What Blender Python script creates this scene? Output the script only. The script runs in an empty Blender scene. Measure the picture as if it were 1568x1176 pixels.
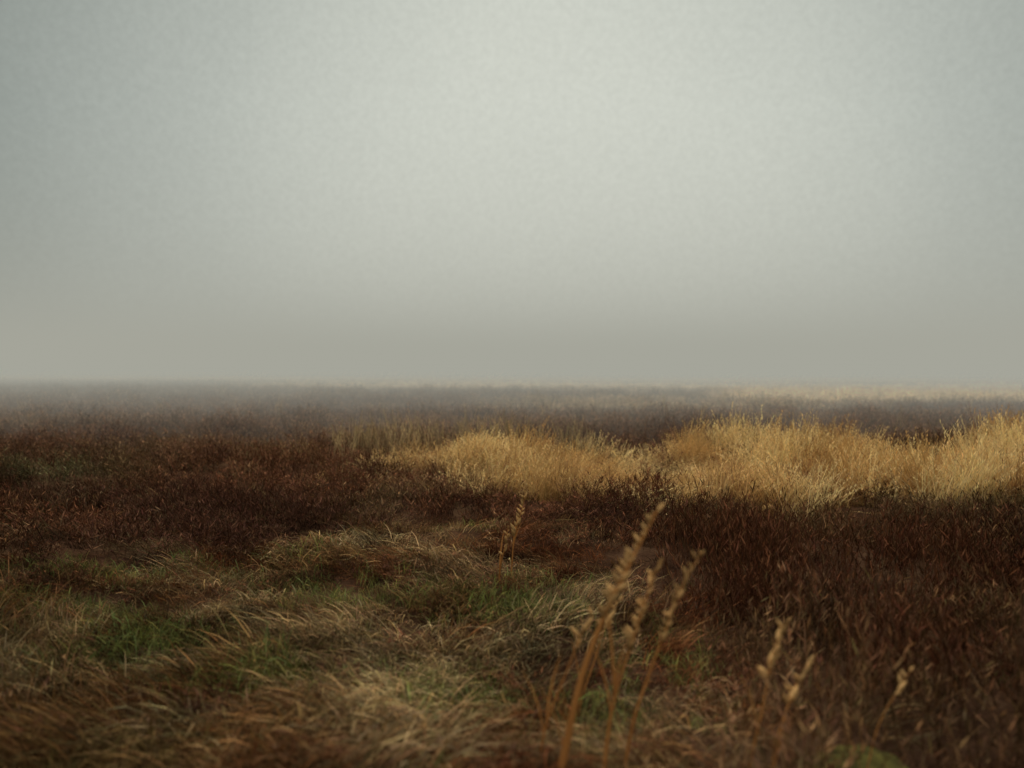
import bpy, math, numpy as np
from mathutils import Vector
R = np.random.default_rng(7)
scene = bpy.context.scene

# ------------------------------------------------------------ noise helpers
_lat = np.random.default_rng(3).random((256,256))
def vnoise(x,y,seed=0):
    x=np.asarray(x,float)+seed*17.31; y=np.asarray(y,float)+seed*9.77
    xi=np.floor(x).astype(int); yi=np.floor(y).astype(int)
    fx=x-xi; fy=y-yi; fx=fx*fx*(3-2*fx); fy=fy*fy*(3-2*fy)
    a=_lat[xi%256,yi%256]; b=_lat[(xi+1)%256,yi%256]
    c=_lat[xi%256,(yi+1)%256]; d=_lat[(xi+1)%256,(yi+1)%256]
    return (a*(1-fx)+b*fx)*(1-fy)+(c*(1-fx)+d*fx)*fy
def fbm(x,y,seed=0,o=3):
    s=0;a=.5;t=0
    for i in range(o):
        s=s+a*vnoise(np.asarray(x)*2**i,np.asarray(y)*2**i,seed+i*5); t+=a; a*=.5
    return s/t
def sstep(a,b,v):
    t=np.clip((v-a)/(b-a),0,1); return t*t*(3-2*t)

def height(x,y):
    r=np.hypot(x,y)
    near=1-sstep(25,60,r)
    h=(fbm(x*.55,y*.55,1)-.5)*.30*near + (fbm(x*1.7,y*1.7,4)-.5)*.28*near
    h=h+(fbm(x*.03,y*.03,8)-.5)*.45*sstep(15,70,r)
    h=h-0.003*np.clip(x,-150,150)*sstep(15,80,r)
    return h

# ------------------------------------------------------------ zones
def golden_mask(x,y):
    front=np.interp(x,[-3.2,-1.6,-.6,.35,1.5,3.2,5,7,30],[11.2,10.9,10.4,9.2,8.3,8.0,8.0,8.1,8.3])
    back =np.interp(x,[-3.2,-1.6,-.6,.35,1.5,4.3,7,11,30],[11.6,11.8,11.9,11.8,11.8,12.0,12.3,13.,15])
    n=(fbm(x*.9,y*.9,11)-.5)*2.6
    m=sstep(-.45,.45,y-front+n)*sstep(-.4,.4,back-y+n)
    return m*sstep(-3.1,-1.7,x)
def right_mask(x,y):
    edge=np.interp(y,[2,3,4.2,6,9,12],[1.0,1.05,1.15,.85,.3,-.6])
    n=(fbm(x*1.1,y*1.1,13)-.5)*1.5
    return sstep(-.4,.4,x-edge+n)*(1-sstep(8.0,9.5,y))
def mown_mask(x,y):
    lim=np.interp(x,[-9,-5,-3,-1.8,-.5,.6,2],[5.4,5.6,6.2,7.6,7.8,7.2,5])
    n=(fbm(x*.9,y*.9,15)-.5)*3.8
    return sstep(-.6,.6,lim-y+n)*(1-right_mask(x,y))
GREEN=[(.07,4.77,.45,.28),(-1.07,5.2,.7,.26),(-2.9,5.66,.8,.26),(-2.97,4.77,.7,.25),(-2.8,4.1,.6,.22),(-1.6,7.2,.5,.3),
       (.25,5.3,.4,.28),(-1.37,3.85,.5,.2),(.9,4.1,.35,.35),(-.2,3.6,.3,.2),(.5,3.5,.35,.3),(-3.8,6.6,.5,.3),(-2.0,4.5,.5,.15)]
STRAW=[(-.5,3.2,.22,.45),(-.63,3.9,.40,.22),(-.55,4.6,.45,.15),(-1.56,5.0,.4,.15),(-1.0,6.4,.6,.15)]
def blobs(L,x,y):
    m=np.zeros_like(x)
    for cx,cy,rx,ry in L:
        m=np.maximum(m,np.exp(-(((x-cx)/rx)**2+((y-cy)/ry)**2)))
    return m

# ------------------------------------------------------------ materials
def veg_mat(name,trans=.25,instancer=True):
    m=bpy.data.materials.new(name); m.use_nodes=True
    nt=m.node_tree; nt.nodes.clear()
    N=nt.nodes.new; L=nt.links.new
    out=N('ShaderNodeOutputMaterial')
    a=N('ShaderNodeAttribute'); a.attribute_name='col'
    a.attribute_type='INSTANCER' if instancer else 'GEOMETRY'
    b=N('ShaderNodeAttribute'); b.attribute_name='bc'
    mul=N('ShaderNodeMix'); mul.data_type='RGBA'; mul.blend_type='MULTIPLY'; mul.inputs[0].default_value=1
    L(a.outputs['Color'],mul.inputs[6]); L(b.outputs['Color'],mul.inputs[7])
    d=N('ShaderNodeBsdfDiffuse'); t=N('ShaderNodeBsdfTranslucent'); mx=N('ShaderNodeMixShader')
    mx.inputs[0].default_value=trans
    L(mul.outputs[2],d.inputs[0]); L(mul.outputs[2],t.inputs[0])
    L(d.outputs[0],mx.inputs[1]); L(t.outputs[0],mx.inputs[2]); L(mx.outputs[0],out.inputs[0])
    return m
M_GRASS=veg_mat('grass_blades',.3); M_HEATH=veg_mat('heather_stems',.15); M_GOLD=veg_mat('golden_grass',.35)
M_STALK=veg_mat('dry_stalk',.2,False)

# ------------------------------------------------------------ ribbon builder
class Ribbons:
    def __init__(s): s.v=[];s.f=[];s.c=[]
    def strip(s,pts,w,side,col):
        n=len(pts); b=len(s.v)
        for i,p in enumerate(pts):
            s.v.append(tuple(p-side*w[i]*.5)); s.v.append(tuple(p+side*w[i]*.5)); s.c+= [col,col]
        for i in range(n-1): s.f.append((b+2*i,b+2*i+1,b+2*i+3,b+2*i+2))
    def mesh(s,name,mat):
        me=bpy.data.meshes.new(name); me.from_pydata(s.v,[],s.f)
        at=me.attributes.new('bc','FLOAT_COLOR','POINT')
        c=np.ones((len(s.v),4),np.float32); c[:,:3]=np.array(s.c); at.data.foreach_set('color',c.ravel())
        me.materials.append(mat); me.update(); return me
def curve(root,az,lean0,lean1,length,n):
    p=np.array(root,float); pts=[p.copy()]
    for i in range(n):
        a=lean0+(lean1-lean0)*(i+.5)/n
        p=p+length/n*np.array([math.sin(a)*math.cos(az),math.sin(a)*math.sin(az),math.cos(a)]); pts.append(p.copy())
    return pts
def jit(r,lo,hi,hue=.12):
    k=r.uniform(lo,hi); return (k*(1+r.uniform(-hue,hue)),k*(1+r.uniform(-hue*.6,hue*.6)),k*(1+r.uniform(-hue,hue)))
def sidev(r,az):
    a=az+math.pi/2+r.uniform(-.9,.9); return np.array([math.cos(a),math.sin(a),r.uniform(-.2,.2)])

def proto_mat(r):       # flattened, combed grass
    B=Ribbons()
    for i in range(44):
        az=r.normal(0,.8); rad=.14*math.sqrt(r.random()); th=r.uniform(0,6.28)
        L=r.uniform(.08,.25)
        pts=curve((rad*math.cos(th),rad*math.sin(th),-.01),az,r.uniform(.2,.9),r.uniform(1.2,2.0),L,3)
        w=r.uniform(.003,.006); k=jit(r,.35,1.2,.2) if r.random()<.84 else jit(r,1.5,2.6,.1)
        B.strip(pts,[w,w*1.1,w*.8,w*.15],sidev(r,az),k)
    return B
def proto_up(r):        # short upright grass
    B=Ribbons()
    for i in range(38):
        az=r.uniform(0,6.28); rad=.12*math.sqrt(r.random()); th=r.uniform(0,6.28)
        L=r.uniform(.05,.15)
        pts=curve((rad*math.cos(th),rad*math.sin(th),-.01),az,r.uniform(0,.4),r.uniform(.5,1.7),L,3)
        w=r.uniform(.003,.006); B.strip(pts,[w,w,w*.8,w*.15],sidev(r,az),jit(r,.5,1.6,.2))
    return B
def proto_heather(r):   # dry branching stems with small dead flower clusters
    B=Ribbons()
    for i in range(15):
        az=r.uniform(0,6.28); rad=.14*math.sqrt(r.random()); th=r.uniform(0,6.28)
        L=r.uniform(.2,.55)
        pts=curve((rad*math.cos(th),rad*math.sin(th),-.02),az,r.uniform(0,.35),r.uniform(.1,.8),L,3)
        w=.004; c=jit(r,.5,1.3)
        B.strip(pts,[w,w,w*.9,w*.5],sidev(r,az),c)
        for k in range(6):
            t=r.uniform(.3,1.0)*3; j=min(int(t),2); p=pts[j]+(pts[j+1]-pts[j])*(t-j)
            a2=r.uniform(0,6.28); q=curve(p,a2,r.uniform(.3,.9),r.uniform(.2,.9),r.uniform(.03,.09),2)
            c2=jit(r,.5,1.6,.2) if r.random()<.85 else jit(r,1.8,3.2,.1)
            B.strip(q,[.003,.008,.002],sidev(r,a2),c2)
    return B
def proto_gold(r):      # tall feathery grass
    B=Ribbons()
    for i in range(34):
        az=r.normal(.4,1.1); rad=.17*math.sqrt(r.random()); th=r.uniform(0,6.28)
        L=r.uniform(.30,.85)
        pts=curve((rad*math.cos(th),rad*math.sin(th),-.02),az,r.uniform(0,.2),r.uniform(.3,1.25),L,3)
        w=r.uniform(.004,.008); c=jit(r,.65,1.2,.08)
        B.strip(pts,[w,w,w*.8,w*.3],sidev(r,az),c)
        if r.random()<.5:
            for k in range(5):
                p=pts[2]+(pts[3]-pts[2])*(.3+.7*k/4.5); a2=r.uniform(0,6.28)
                q=curve(p,a2,.4,.7,r.uniform(.03,.06),2); B.strip(q,[.004,.011,.002],sidev(r,a2),jit(r,.9,1.3,.06))
    return B
def proto_wisp(r):      # pale single flowering stems
    B=Ribbons()
    for i in range(7):
        az=r.uniform(0,6.28); rad=.15*r.random(); th=r.uniform(0,6.28)
        pts=curve((rad*math.cos(th),rad*math.sin(th),0),az,0.05,r.uniform(.1,.5),r.uniform(.5,.85),4)
        B.strip(pts,[.004,.004,.004,.004,.002],sidev(r,az),jit(r,.7,1.2))
        for k in range(10):
            t=2.6+1.4*k/9.; j=min(int(t),3); p=pts[j]+(pts[j+1]-pts[j])*(t-j)
            a2=r.uniform(0,6.28); q=curve(p,a2,.4,.8,r.uniform(.02,.05),2); B.strip(q,[.003,.009,.002],sidev(r,a2),jit(r,.8,1.4))
    return B

def make_coll(name,fn,mat,n,seed):
    c=bpy.data.collections.new(name)
    for i in range(n):
        o=bpy.data.objects.new(f'{name}_tuft_{i}',fn(np.random.default_rng(seed+i)).mesh(f'{name}_tuft_{i}',mat))
        c.objects.link(o)
    return c

def scatter_obj(name,coll,idx,x,y,rotz,tilt,scl,col):
    n=len(x)
    me=bpy.data.meshes.new(name); me.vertices.add(n)
    co=np.stack([x,y,height(x,y)],1).astype(np.float32); me.vertices.foreach_set('co',co.ravel())
    a=me.attributes.new('rot','FLOAT_VECTOR','POINT')
    a.data.foreach_set('vector',np.stack([R.normal(0,tilt,n),R.normal(0,tilt,n),rotz],1).astype(np.float32).ravel())
    a=me.attributes.new('scl','FLOAT_VECTOR','POINT'); a.data.foreach_set('vector',scl.astype(np.float32).ravel())
    a=me.attributes.new('idx','INT','POINT'); a.data.foreach_set('value',idx.astype(np.int32))
    a=me.attributes.new('col','FLOAT_COLOR','POINT')
    c=np.ones((n,4),np.float32); c[:,:3]=np.clip(col,0,.9); a.data.foreach_set('color',c.ravel())
    o=bpy.data.objects.new(name,me); scene.collection.objects.link(o)
    ng=bpy.data.node_groups.new(name+'_scatter','GeometryNodeTree')
    ng.interface.new_socket('Geometry',in_out='INPUT',socket_type='NodeSocketGeometry')
    ng.interface.new_socket('Geometry',in_out='OUTPUT',socket_type='NodeSocketGeometry')
    N=ng.nodes.new; L=ng.links.new
    gi=N('NodeGroupInput'); go=N('NodeGroupOutput'); ip=N('GeometryNodeInstanceOnPoints')
    ci=N('GeometryNodeCollectionInfo'); ci.inputs['Collection'].default_value=coll
    ci.inputs['Separate Children'].default_value=True; ci.inputs['Reset Children'].default_value=True
    def na(nm,t):
        q=N('GeometryNodeInputNamedAttribute'); q.data_type=t; q.inputs['Name'].default_value=nm
        return next(s for s in q.outputs if s.enabled and s.name=='Attribute')
    L(gi.outputs[0],ip.inputs['Points']); L(ci.outputs[0],ip.inputs['Instance'])
    ip.inputs['Pick Instance'].default_value=True
    L(na('idx','INT'),ip.inputs['Instance Index']); L(na('rot','FLOAT_VECTOR'),ip.inputs['Rotation']); L(na('scl','FLOAT_VECTOR'),ip.inputs['Scale'])
    L(ip.outputs[0],go.inputs[0])
    md=o.modifiers.new('scatter','NODES'); md.node_group=ng
    return o

def ring(y0,y1,dens,k=.85,c=1.5):
    W=k*y1+c
    n=int(2*W*(y1-y0)*dens); x=R.uniform(-W,W,n); y=R.uniform(y0,y1,n)
    m=np.abs(x)<k*y+c; return x[m],y[m]
def cat(L): return [np.concatenate(q) for q in zip(*L)]
def mixc(a,b,t): return a*(1-t[:,None])+b*t[:,None]
C=lambda *v: np.array(v,float)
def full(c,n): return np.tile(c,(n,1))

# ---- meadow grass (matted foreground)
x,y=cat([ring(1.6,5,120),ring(5,10,70),ring(10,13,18)])
mm=mown_mask(x,y); rm=right_mask(x,y); gm=golden_mask(x,y)
p=np.clip(.25+.75*mm,0,1)*(1-.85*rm)*(1-gm)
k=R.random(len(x))<p; x,y,mm=x[k],y[k],mm[k]; n=len(x)
g=np.clip(blobs(GREEN,x,y)+sstep(.60,.75,fbm(x*1.6,y*2.2,21))*.4,0,1)
s=np.clip(blobs(STRAW,x,y)+sstep(.52,.66,fbm(x*2.2,y*3.6,23))*.55,0,1)
dk=sstep(.40,.56,fbm(x*1.6,y*2.8,27))
col=mixc(full(C(.18,.098,.038),n),full(C(.036,.016,.009),n),dk)
col=mixc(col,full(C(.17,.054,.019),n),sstep(.44,.58,fbm(x*2.,y*2.8,29))*.7)
leftol=(1-sstep(-2.0,.3,x))*(1-sstep(3.8,6.5,y))
col=mixc(col,full(C(.11,.080,.028),n),leftol*.45)
col=mixc(col,full(C(.54,.40,.19),n),s*.6)
isg=R.random(n)<g*.75
col=mixc(col,full(C(.145,.155,.042),n),isg*.85)
col*=(1-.45*sstep(.40,.8,np.abs(x)/y))[:,None]  # darker towards the view's sides: vignette put into the grass colour
col*=R.uniform(.5,1.5,(n,1)); col*= (.5+.5*mm)[:,None]
ang=fbm(x*.5,y*.5,31)*9+R.normal(0,.5,n)
sc=(.30+1.35*fbm(x*1.9,y*1.9,33))[:,None]*R.uniform(.8,1.3,(n,3)); sc[:,:2]*=1.1
cg=bpy.data.collections.new('meadow_grass')
for i in range(8): cg.objects.link(bpy.data.objects.new(f'meadow_grass_tuft_{i:02d}',proto_mat(np.random.default_rng(100+i)).mesh(f'mat_{i}',M_GRASS)))
for i in range(8,12): cg.objects.link(bpy.data.objects.new(f'meadow_grass_tuft_{i:02d}',proto_up(np.random.default_rng(140+i)).mesh(f'up_{i}',M_GRASS)))
idx=np.where(isg|(R.random(n)<.1),R.integers(8,12,n),R.integers(0,8,n))
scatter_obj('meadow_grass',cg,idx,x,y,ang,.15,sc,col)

# ---- heather / dead undergrowth
L=[]
for (a,b,d,ss) in [(1.6,6,36,1.0),(6,12,28,1.15),(12,22,16,1.3),(22,50,6,1.7),(50,110,1.6,2.6)]:
    xx,yy=ring(a,b,d,.85); L.append((xx,yy,np.full(len(xx),ss)))
xx,yy=ring(110,230,.2,.8); L.append((xx,yy,np.full(len(xx),4.)))
x,y,ss=cat(L)
mm=mown_mask(x,y); rm=right_mask(x,y); gm=golden_mask(x,y)
cl=sstep(.35,.6,fbm(x*1.3,y*1.3,41))
cl2=sstep(.50,.62,fbm(x*1.8,y*2.2,42))
p=(1-mm*(.95-.6*cl2))*(1-.88*gm)*np.where(y<12,.35+.65*cl,1)
p=np.maximum(p,rm*.9); p=np.maximum(p,mm*cl2*.4)
p*=1-np.exp(-(((x-1.4)/.35)**2+((y-2.7)/.5)**2))
k=R.random(len(x))<p; x,y,ss,mm,rm=x[k],y[k],ss[k],mm[k],rm[k]; n=len(x)
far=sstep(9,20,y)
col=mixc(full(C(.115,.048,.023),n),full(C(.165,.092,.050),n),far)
col=mixc(col,full(C(.068,.026,.012),n),rm*.85)
col=mixc(col,full(C(.25,.16,.07),n),sstep(.50,.64,fbm(x*.9,y*1.6,43))*(1-far)*.6*(1-rm*.55))
col=mixc(col,full(C(.028,.014,.010),n),sstep(.48,.62,fbm(x*.5,y*.8,47))*.65*(1-.6*far))
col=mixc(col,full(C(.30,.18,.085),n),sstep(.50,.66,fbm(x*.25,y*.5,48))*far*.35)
col=mixc(col,full(C(.28,.18,.075),n),np.exp(-(((x-5.0)/1.2)**2+((y-7.6)/.5)**2))*.6)
col=mixc(col,full(C(.10,.12,.05),n),np.exp(-(((x+6.6)/1.2)**2+((y-10.5)/.8)**2))*.6)
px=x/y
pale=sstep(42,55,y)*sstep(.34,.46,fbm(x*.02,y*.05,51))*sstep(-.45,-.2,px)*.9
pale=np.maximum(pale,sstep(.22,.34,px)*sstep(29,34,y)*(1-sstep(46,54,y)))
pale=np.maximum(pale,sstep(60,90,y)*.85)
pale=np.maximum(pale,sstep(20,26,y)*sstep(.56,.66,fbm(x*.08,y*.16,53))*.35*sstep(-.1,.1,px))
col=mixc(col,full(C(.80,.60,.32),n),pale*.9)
col*=R.uniform(.6,1.4,(n,1))
col*=(1-.30*sstep(.4,.8,np.abs(px))*(1-far))[:,None]  # vignette falloff painted into the near heather colour
hs=np.where(rm>.3,.85,.62+.18*far)*(.45+1.1*fbm(x*.9,y*.9,45))*(1-.45*mm)
fz=np.exp(-((y-8.0)/1.0)**2)*sstep(-.5,.5,x); hs*=1-.35*fz
hs*=np.where(y>50,.7,1)
sc=np.stack([ss*R.uniform(.8,1.3,n)*(1-.25*mm)]*2+[hs*R.uniform(.7,1.3,n)],1)
ch=make_coll('dry_heather',proto_heather,M_HEATH,9,200)
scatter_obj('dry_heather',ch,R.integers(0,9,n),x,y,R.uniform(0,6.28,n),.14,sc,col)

# ---- golden grass
x,y=ring(7.0,15.5,60)
gm=golden_mask(x,y); k=R.random(len(x))<gm*(.5+.5*sstep(.3,.5,fbm(x*1.2,y*1.2,65))); x,y=x[k],y[k]; n=len(x)
hn=.24+.84*sstep(.25,.75,fbm(x*1.0,y*.3,61)); hn*=np.interp(x,[-3,-1,.5,2],[.4,.55,.80,.92])
col=mixc(full(C(.84,.62,.27),n),full(C(.54,.32,.11),n),sstep(.38,.60,fbm(x*1.3,y*1.1,63)))
col=mixc(col,full(C(.24,.11,.045),n),(R.random(n)<.18)*.8)
col*=R.uniform(.7,1.2,(n,1))
sc=np.stack([R.uniform(.85,1.3,n)]*2+[hn*R.uniform(.65,1.3,n)],1)
cy=make_coll('golden_grass',proto_gold,M_GOLD,8,300)
scatter_obj('golden_grass',cy,R.integers(0,8,n),x,y,R.normal(0,.9,n),.1,sc,col)

# ---- pale wisps
x,y=cat([ring(7,12,.12),ring(12,20,.3),ring(20,45,.2)])
k=(mown_mask(x,y)<.5)&(fbm(x*.6,y*.6,71)>.5)&((x>-1.5)|(y>14)|(R.random(len(x))<.1))
x,y=x[k],y[k]
ex=R.uniform(-3.0,1.5,150); ey=R.uniform(11.5,13.5,150); x=np.concatenate([x,ex]); y=np.concatenate([y,ey]); n=len(x)
col=full(C(.52,.37,.18),n)*R.uniform(.4,1.1,(n,1))
cw=make_coll('pale_wisp',proto_wisp,M_GOLD,5,400)
sc=np.stack([R.uniform(.55,1.0,n)]*3,1)
scatter_obj('feather_grass',cw,R.integers(0,5,n),x,y,R.uniform(0,6.28,n),.1,sc,col)

# ------------------------------------------------------------ ground sheet
rs=np.concatenate([[0],np.geomspace(.4,2600,190)]); na=240
th=np.linspace(0,2*math.pi,na,endpoint=False)
RR,TT=np.meshgrid(rs[1:],th,indexing='ij'); X=(RR*np.cos(TT)).ravel(); Y=(RR*np.sin(TT)).ravel()
X=np.concatenate([[0],X]); Y=np.concatenate([[0],Y]); Z=height(X,Y)
F=[(0,1+j,1+(j+1)%na) for j in range(na)]
for i in range(len(rs)-2):
    b=1+i*na
    F+=[(b+j,b+na+j,b+na+(j+1)%na,b+(j+1)%na) for j in range(na)]
me=bpy.data.meshes.new('ground'); me.from_pydata(np.stack([X,Y,Z],1).tolist(),[],F)
for p_ in me.polygons: p_.use_smooth=True
gr=bpy.data.objects.new('ground',me); scene.collection.objects.link(gr)
m=bpy.data.materials.new('thatch_soil'); m.use_nodes=True; nt=m.node_tree; N=nt.nodes.new; LK=nt.links.new
bs=nt.nodes['Principled BSDF']; bs.inputs['Roughness'].default_value=1; bs.inputs['Specular IOR Level'].default_value=0
tc=N('ShaderNodeTexCoord'); n1=N('ShaderNodeTexNoise'); n1.inputs['Scale'].default_value=2.2; n1.inputs['Detail'].default_value=10; n1.inputs['Roughness'].default_value=.75
LK(tc.outputs['Object'],n1.inputs['Vector'])
cr=N('ShaderNodeValToRGB'); e=cr.color_ramp.elements
e[0].position=.32; e[0].color=(.02,.010,.006,1); e[1].position=.72; e[1].color=(.13,.075,.038,1)
q=e.new(.5); q.color=(.06,.03,.016,1)
LK(n1.outputs[0],cr.inputs[0]); LK(cr.outputs[0],bs.inputs['Base Color'])
n2=N('ShaderNodeTexNoise'); n2.inputs['Scale'].default_value=25; n2.inputs['Detail'].default_value=6; LK(tc.outputs['Object'],n2.inputs['Vector'])
bp=N('ShaderNodeBump'); bp.inputs['Distance'].default_value=.04; LK(n2.outputs[0],bp.inputs['Height']); LK(bp.outputs[0],bs.inputs['Normal'])
me.materials.append(m)

# ------------------------------------------------------------ foreground dry stalks
def tube(V,Fc,Cc,pts,rad,col,k=6):
    b=len(V); n=len(pts)
    for i,p_ in enumerate(pts):
        for j in range(k):
            a=6.2832*j/k; V.append((p_[0]+rad[i]*math.cos(a),p_[1]+rad[i]*math.sin(a),p_[2])); Cc.append(col)
    for i in range(n-1):
        for j in range(k): Fc.append((b+i*k+j,b+i*k+(j+1)%k,b+(i+1)*k+(j+1)%k,b+(i+1)*k+j))
def stalk(base,tip,seed,r0=.006,seeds=16,start=.55,bend=.10,col=(.46,.20,.055),scol=(.62,.37,.14),leaves=2,ss=.9):
    r=np.random.default_rng(seed); V=[];Fc=[];Cc=[]
    b=np.array([base[0],base[1],float(height(base[0],base[1]))-.02]); t=np.array(tip,float)
    d=t-b; n=16; pts=[]
    for i in range(n+1):
        u=i/n; p_=b+d*u; p_=p_+np.array([-d[0]*bend*4*u*(1-u)+.006*math.sin(u*9+seed),0,d[2]*.10*4*u*(1-u)*.5]); pts.append(p_)
    tube(V,Fc,Cc,pts,[r0*(1-.75*i/n) for i in range(n+1)],col)
    at=lambda u:(pts[min(int(u*n),n-1)]+(pts[min(int(u*n),n-1)+1]-pts[min(int(u*n),n-1)])*(u*n-min(int(u*n),n-1)))
    seeds=int(seeds*1.4)
    for i in range(seeds):      # pointed husks, folded ellipsoids
        u=start+(1-start)*(i+r.uniform(.1,.9))/seeds; p_=at(min(u,.999)); sgn=1 if r.random()<.5 else -1
        L_=r.uniform(.022,.062)*ss*(1.15-.4*(u-start)/(1-start)); az=(0 if sgn>0 else math.pi)+r.normal(0,.8)
        ax=np.array([math.cos(az)*r.uniform(.3,.85),math.sin(az)*.4,r.uniform(.4,1.0)]); ax/=np.linalg.norm(ax)
        s1=np.cross(ax,[0,1,.1]); s1/=np.linalg.norm(s1); s2=np.cross(ax,s1); bb=len(V); kk=r.uniform(.5,1.25)
        for (tt,w) in [(0,.06),(.3,.2),(.6,.17),(1,.01)]:
            for a in range(5):
                an=6.2832*a/5; V.append(tuple(p_+ax*L_*tt+(s1*math.cos(an)+s2*math.sin(an))*w*L_)); Cc.append(tuple(c*kk for c in scol))
        for q_ in range(3):
            for a in range(5): Fc.append((bb+q_*5+a,bb+q_*5+(a+1)%5,bb+q_*5+5+(a+1)%5,bb+q_*5+5+a))
    for i in range(leaves):     # long dry leaves wrapping up along the stem
        u=r.uniform(.05,.35); p_=at(u); az=r.choice([0.2,2.9])+r.normal(0,.5); L_=r.uniform(.2,.34)
        q=curve(p_,az,.05,r.uniform(.3,.8),L_,6); sd=np.array([math.cos(az+1.57),math.sin(az+1.57),.2]); w=.006
        kk=r.uniform(.6,1.0)
        for j,pp in enumerate(q):
            ww=w*[.6,1,1,.9,.7,.45,.1][j]; V.append(tuple(pp-sd*ww)); V.append(tuple(pp+sd*ww)); Cc+=[tuple(c*kk for c in col)]*2
        bb=len(V)-14
        for j in range(6): Fc.append((bb+2*j,bb+2*j+1,bb+2*j+3,bb+2*j+2))
    me=bpy.data.meshes.new('dry_grass_stalk'); me.from_pydata(V,[],Fc)
    a=me.attributes.new('col','FLOAT_COLOR','POINT'); c=np.ones((len(V),4),np.float32); c[:,:3]=np.array(Cc); a.data.foreach_set('color',c.ravel())
    a=me.attributes.new('bc','FLOAT_COLOR','POINT'); a.data.foreach_set('color',np.ones(len(V)*4,np.float32))
    me.materials.append(M_STALK)
    o=bpy.data.objects.new('dry_grass_stalk',me); scene.collection.objects.link(o)
stalk((.15,2.6),(.55,2.7,1.10),1,r0=.016,seeds=26,start=.52,leaves=4,ss=1.0)
stalk((.33,2.7),(.565,2.8,.85),2,r0=.008,seeds=16,start=.55,leaves=3)
stalk((.42,2.75),(.727,2.8,.90),3,r0=.007,seeds=18,start=.55)
stalk((.85,2.65),(1.035,2.75,.66),4,seeds=10,start=.6,ss=1.1)
stalk((.95,2.7),(1.13,2.8,.48),5,seeds=7,start=.6,ss=1.1)
stalk((1.30,2.75),(1.52,2.8,.45),6,r0=.004,seeds=4,start=.75,leaves=1)
stalk((-.02,5.6),(.104,5.6,.64),7,seeds=14,start=.45,ss=1.2)
stalk((-.10,5.3),(-.02,5.3,.45),8,seeds=8,start=.5,ss=1.1)
stalk((.10,2.8),(.33,2.9,.64),9,r0=.005,seeds=8,start=.7)
stalk((.30,3.3),(.50,3.4,.53),10,r0=.005,seeds=8,start=.7)

# ------------------------------------------------------------ mossy stone, bottom right
import bmesh
bm=bmesh.new(); bmesh.ops.create_icosphere(bm,subdivisions=5,radius=1)
for v in bm.verts:
    k_=1+.18*(float(fbm(v.co.x*1.5+5,v.co.y*1.5+v.co.z,81))-.5)+.10*(float(fbm(v.co.x*9+5,v.co.y*9+v.co.z*9,83))-.5)
    v.co=Vector((v.co.x*.24*k_,v.co.y*.22*k_,v.co.z*.17*k_))
me=bpy.data.meshes.new('mossy_stone'); bm.to_mesh(me)
for p_ in me.polygons: p_.use_smooth=True
st=bpy.data.objects.new('mossy_stone',me); st.location=(1.38,2.84,-.07); scene.collection.objects.link(st)
m=bpy.data.materials.new('moss'); m.use_nodes=True; nt=m.node_tree; N=nt.nodes.new; LK=nt.links.new
bs=nt.nodes['Principled BSDF']; bs.inputs['Roughness'].default_value=1; bs.inputs['Specular IOR Level'].default_value=0
tc=N('ShaderNodeTexCoord'); n1=N('ShaderNodeTexNoise'); n1.inputs['Scale'].default_value=14; n1.inputs['Detail'].default_value=8
LK(tc.outputs['Object'],n1.inputs['Vector']); cr=N('ShaderNodeValToRGB'); e=cr.color_ramp.elements
e[0].position=.35; e[0].color=(.03,.026,.010,1); e[1].position=.65; e[1].color=(.10,.085,.022,1)
LK(n1.outputs[0],cr.inputs[0]); LK(cr.outputs[0],bs.inputs['Base Color'])
bp=N('ShaderNodeBump'); bp.inputs['Distance'].default_value=.02; LK(n1.outputs[0],bp.inputs['Height']); LK(bp.outputs[0],bs.inputs['Normal'])
me.materials.append(m)

# ------------------------------------------------------------ fog bank over the far field (homogeneous volume, its emission stands in for scattered light)
SIG=.029
bm=bmesh.new(); bmesh.ops.create_cube(bm,size=1)
for v in bm.verts: v.co=Vector((v.co.x*6000,(v.co.y+.5)*3000+14,(v.co.z+.5)*12.5-6))
me=bpy.data.meshes.new('fog'); bm.to_mesh(me); fg=bpy.data.objects.new('fog',me); scene.collection.objects.link(fg)
m=bpy.data.materials.new('fog'); m.use_nodes=True; nt=m.node_tree; nt.nodes.clear(); N=nt.nodes.new; LK=nt.links.new
out=N('ShaderNodeOutputMaterial'); ab=N('ShaderNodeVolumeAbsorption'); em=N('ShaderNodeEmission'); ad=N('ShaderNodeAddShader')
ab.inputs['Color'].default_value=(0,0,0,1); ab.inputs['Density'].default_value=SIG
em.inputs['Color'].default_value=(.375,.375,.322,1); em.inputs['Strength'].default_value=SIG
LK(ab.outputs[0],ad.inputs[0]); LK(em.outputs[0],ad.inputs[1]); LK(ad.outputs[0],out.inputs['Volume'])
me.materials.append(m)

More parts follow.
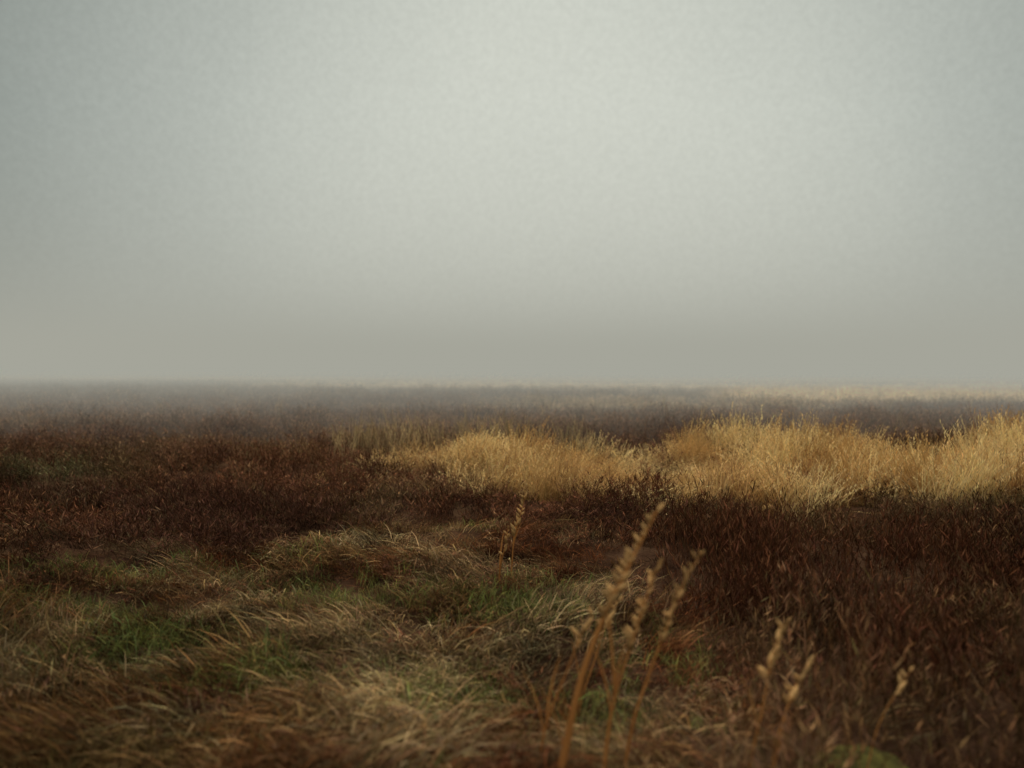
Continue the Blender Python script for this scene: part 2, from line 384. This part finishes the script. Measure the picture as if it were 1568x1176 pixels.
# ------------------------------------------------------------ world and sun
SE,SA=math.radians(42),math.radians(4)
w=bpy.data.worlds.new('World'); scene.world=w; w.use_nodes=True; nt=w.node_tree; nt.nodes.clear(); N=nt.nodes.new; LK=nt.links.new
out=N('ShaderNodeOutputWorld'); sky=N('ShaderNodeTexSky'); sky.sky_type='NISHITA'; sky.sun_disc=False
sky.sun_elevation=SE; sky.sun_rotation=SA; sky.dust_density=2
bw=N('ShaderNodeRGBToBW'); LK(sky.outputs[0],bw.inputs[0])
tin=N('ShaderNodeMix'); tin.data_type='RGBA'; tin.blend_type='MULTIPLY'; tin.inputs[0].default_value=1; tin.inputs[7].default_value=(.035,.036,.033,1)
LK(bw.outputs[0],tin.inputs[6]); b1=N('ShaderNodeBackground'); b1.inputs[1].default_value=.05; LK(tin.outputs[2],b1.inputs[0])
tc=N('ShaderNodeTexCoord'); nv=N('ShaderNodeVectorMath'); nv.operation='NORMALIZE'; LK(tc.outputs['Generated'],nv.inputs[0])
dt=N('ShaderNodeVectorMath'); dt.operation='DOT_PRODUCT'; LK(nv.outputs[0],dt.inputs[0])
ge=math.radians(12); gd=Vector((math.sin(SA)*math.cos(ge),math.cos(SA)*math.cos(ge),math.sin(ge))); dt.inputs[1].default_value=gd
cr=N('ShaderNodeValToRGB'); e=cr.color_ramp.elements; cr.color_ramp.interpolation='B_SPLINE'
e[0].position=.0; e[0].color=(.20,.215,.20,1); e[1].position=1; e[1].color=(.60,.618,.55,1)
for p_,c_ in [(.70,(.20,.23,.21,1)),(.80,(.29,.32,.295,1)),(.90,(.44,.468,.425,1)),(.96,(.56,.582,.52,1))]:
    q=e.new(p_); q.color=c_
nz=N('ShaderNodeTexNoise'); nz.inputs['Scale'].default_value=3.5; nz.inputs['Detail'].default_value=3; LK(nv.outputs[0],nz.inputs['Vector'])
ma=N('ShaderNodeMath'); ma.operation='MULTIPLY_ADD'; ma.inputs[1].default_value=.04; LK(nz.outputs[0],ma.inputs[0]); 
sb=N('ShaderNodeMath'); sb.operation='SUBTRACT'; sb.inputs[1].default_value=.02; LK(dt.outputs['Value'],sb.inputs[0]); LK(sb.outputs[0],ma.inputs[2])
LK(ma.outputs[0],cr.inputs[0]); 
sx=N('ShaderNodeSeparateXYZ'); LK(nv.outputs[0],sx.inputs[0])
zr=N('ShaderNodeMapRange'); zr.inputs[1].default_value=.62; zr.inputs[2].default_value=.95; zr.inputs[3].default_value=0; zr.inputs[4].default_value=2.1
LK(sx.outputs[2],zr.inputs[0])
ad2=N('ShaderNodeMix'); ad2.data_type='RGBA'; ad2.blend_type='ADD'; ad2.inputs[0].default_value=1
LK(cr.outputs[0],ad2.inputs[6]); LK(zr.outputs[0],ad2.inputs[7])
# fine noise on the sky brightness, imitating film grain
dz=N('ShaderNodeTexNoise'); dz.inputs['Scale'].default_value=140; dz.inputs['Detail'].default_value=3; dz.inputs['Roughness'].default_value=.7; LK(nv.outputs[0],dz.inputs['Vector'])
dr=N('ShaderNodeMapRange'); dr.inputs[1].default_value=.3; dr.inputs[2].default_value=.7; dr.inputs[3].default_value=.95; dr.inputs[4].default_value=1.05
LK(dz.outputs[0],dr.inputs[0])
b2=N('ShaderNodeBackground'); LK(ad2.outputs[2],b2.inputs[0]); LK(dr.outputs[0],b2.inputs[1])
a3=N('ShaderNodeAddShader'); LK(b1.outputs[0],a3.inputs[0]); LK(b2.outputs[0],a3.inputs[1]); LK(a3.outputs[0],out.inputs[0])
sl=bpy.data.lights.new('sun','SUN'); sl.energy=1.5; sl.angle=math.radians(25); sl.color=(1,.93,.82)
so=bpy.data.objects.new('sun',sl); scene.collection.objects.link(so)
sd=Vector((math.sin(SA)*math.cos(SE),math.cos(SA)*math.cos(SE),math.sin(SE)))
so.rotation_euler=sd.to_track_quat('Z','Y').to_euler()

# ------------------------------------------------------------ camera
cam=bpy.data.cameras.new('camera'); cam.lens=26; cam.sensor_width=36; cam.clip_end=8000; cam.clip_start=.05
cam.dof.use_dof=True; cam.dof.focus_distance=6.8; cam.dof.aperture_fstop=.8
co=bpy.data.objects.new('camera',cam); scene.collection.objects.link(co); co.location=(0,0,1.6)
co.rotation_euler=(math.radians(90-1.25),0,0); scene.camera=co
scene.view_settings.view_transform='Standard'; scene.view_settings.look='None'; scene.view_settings.exposure=0
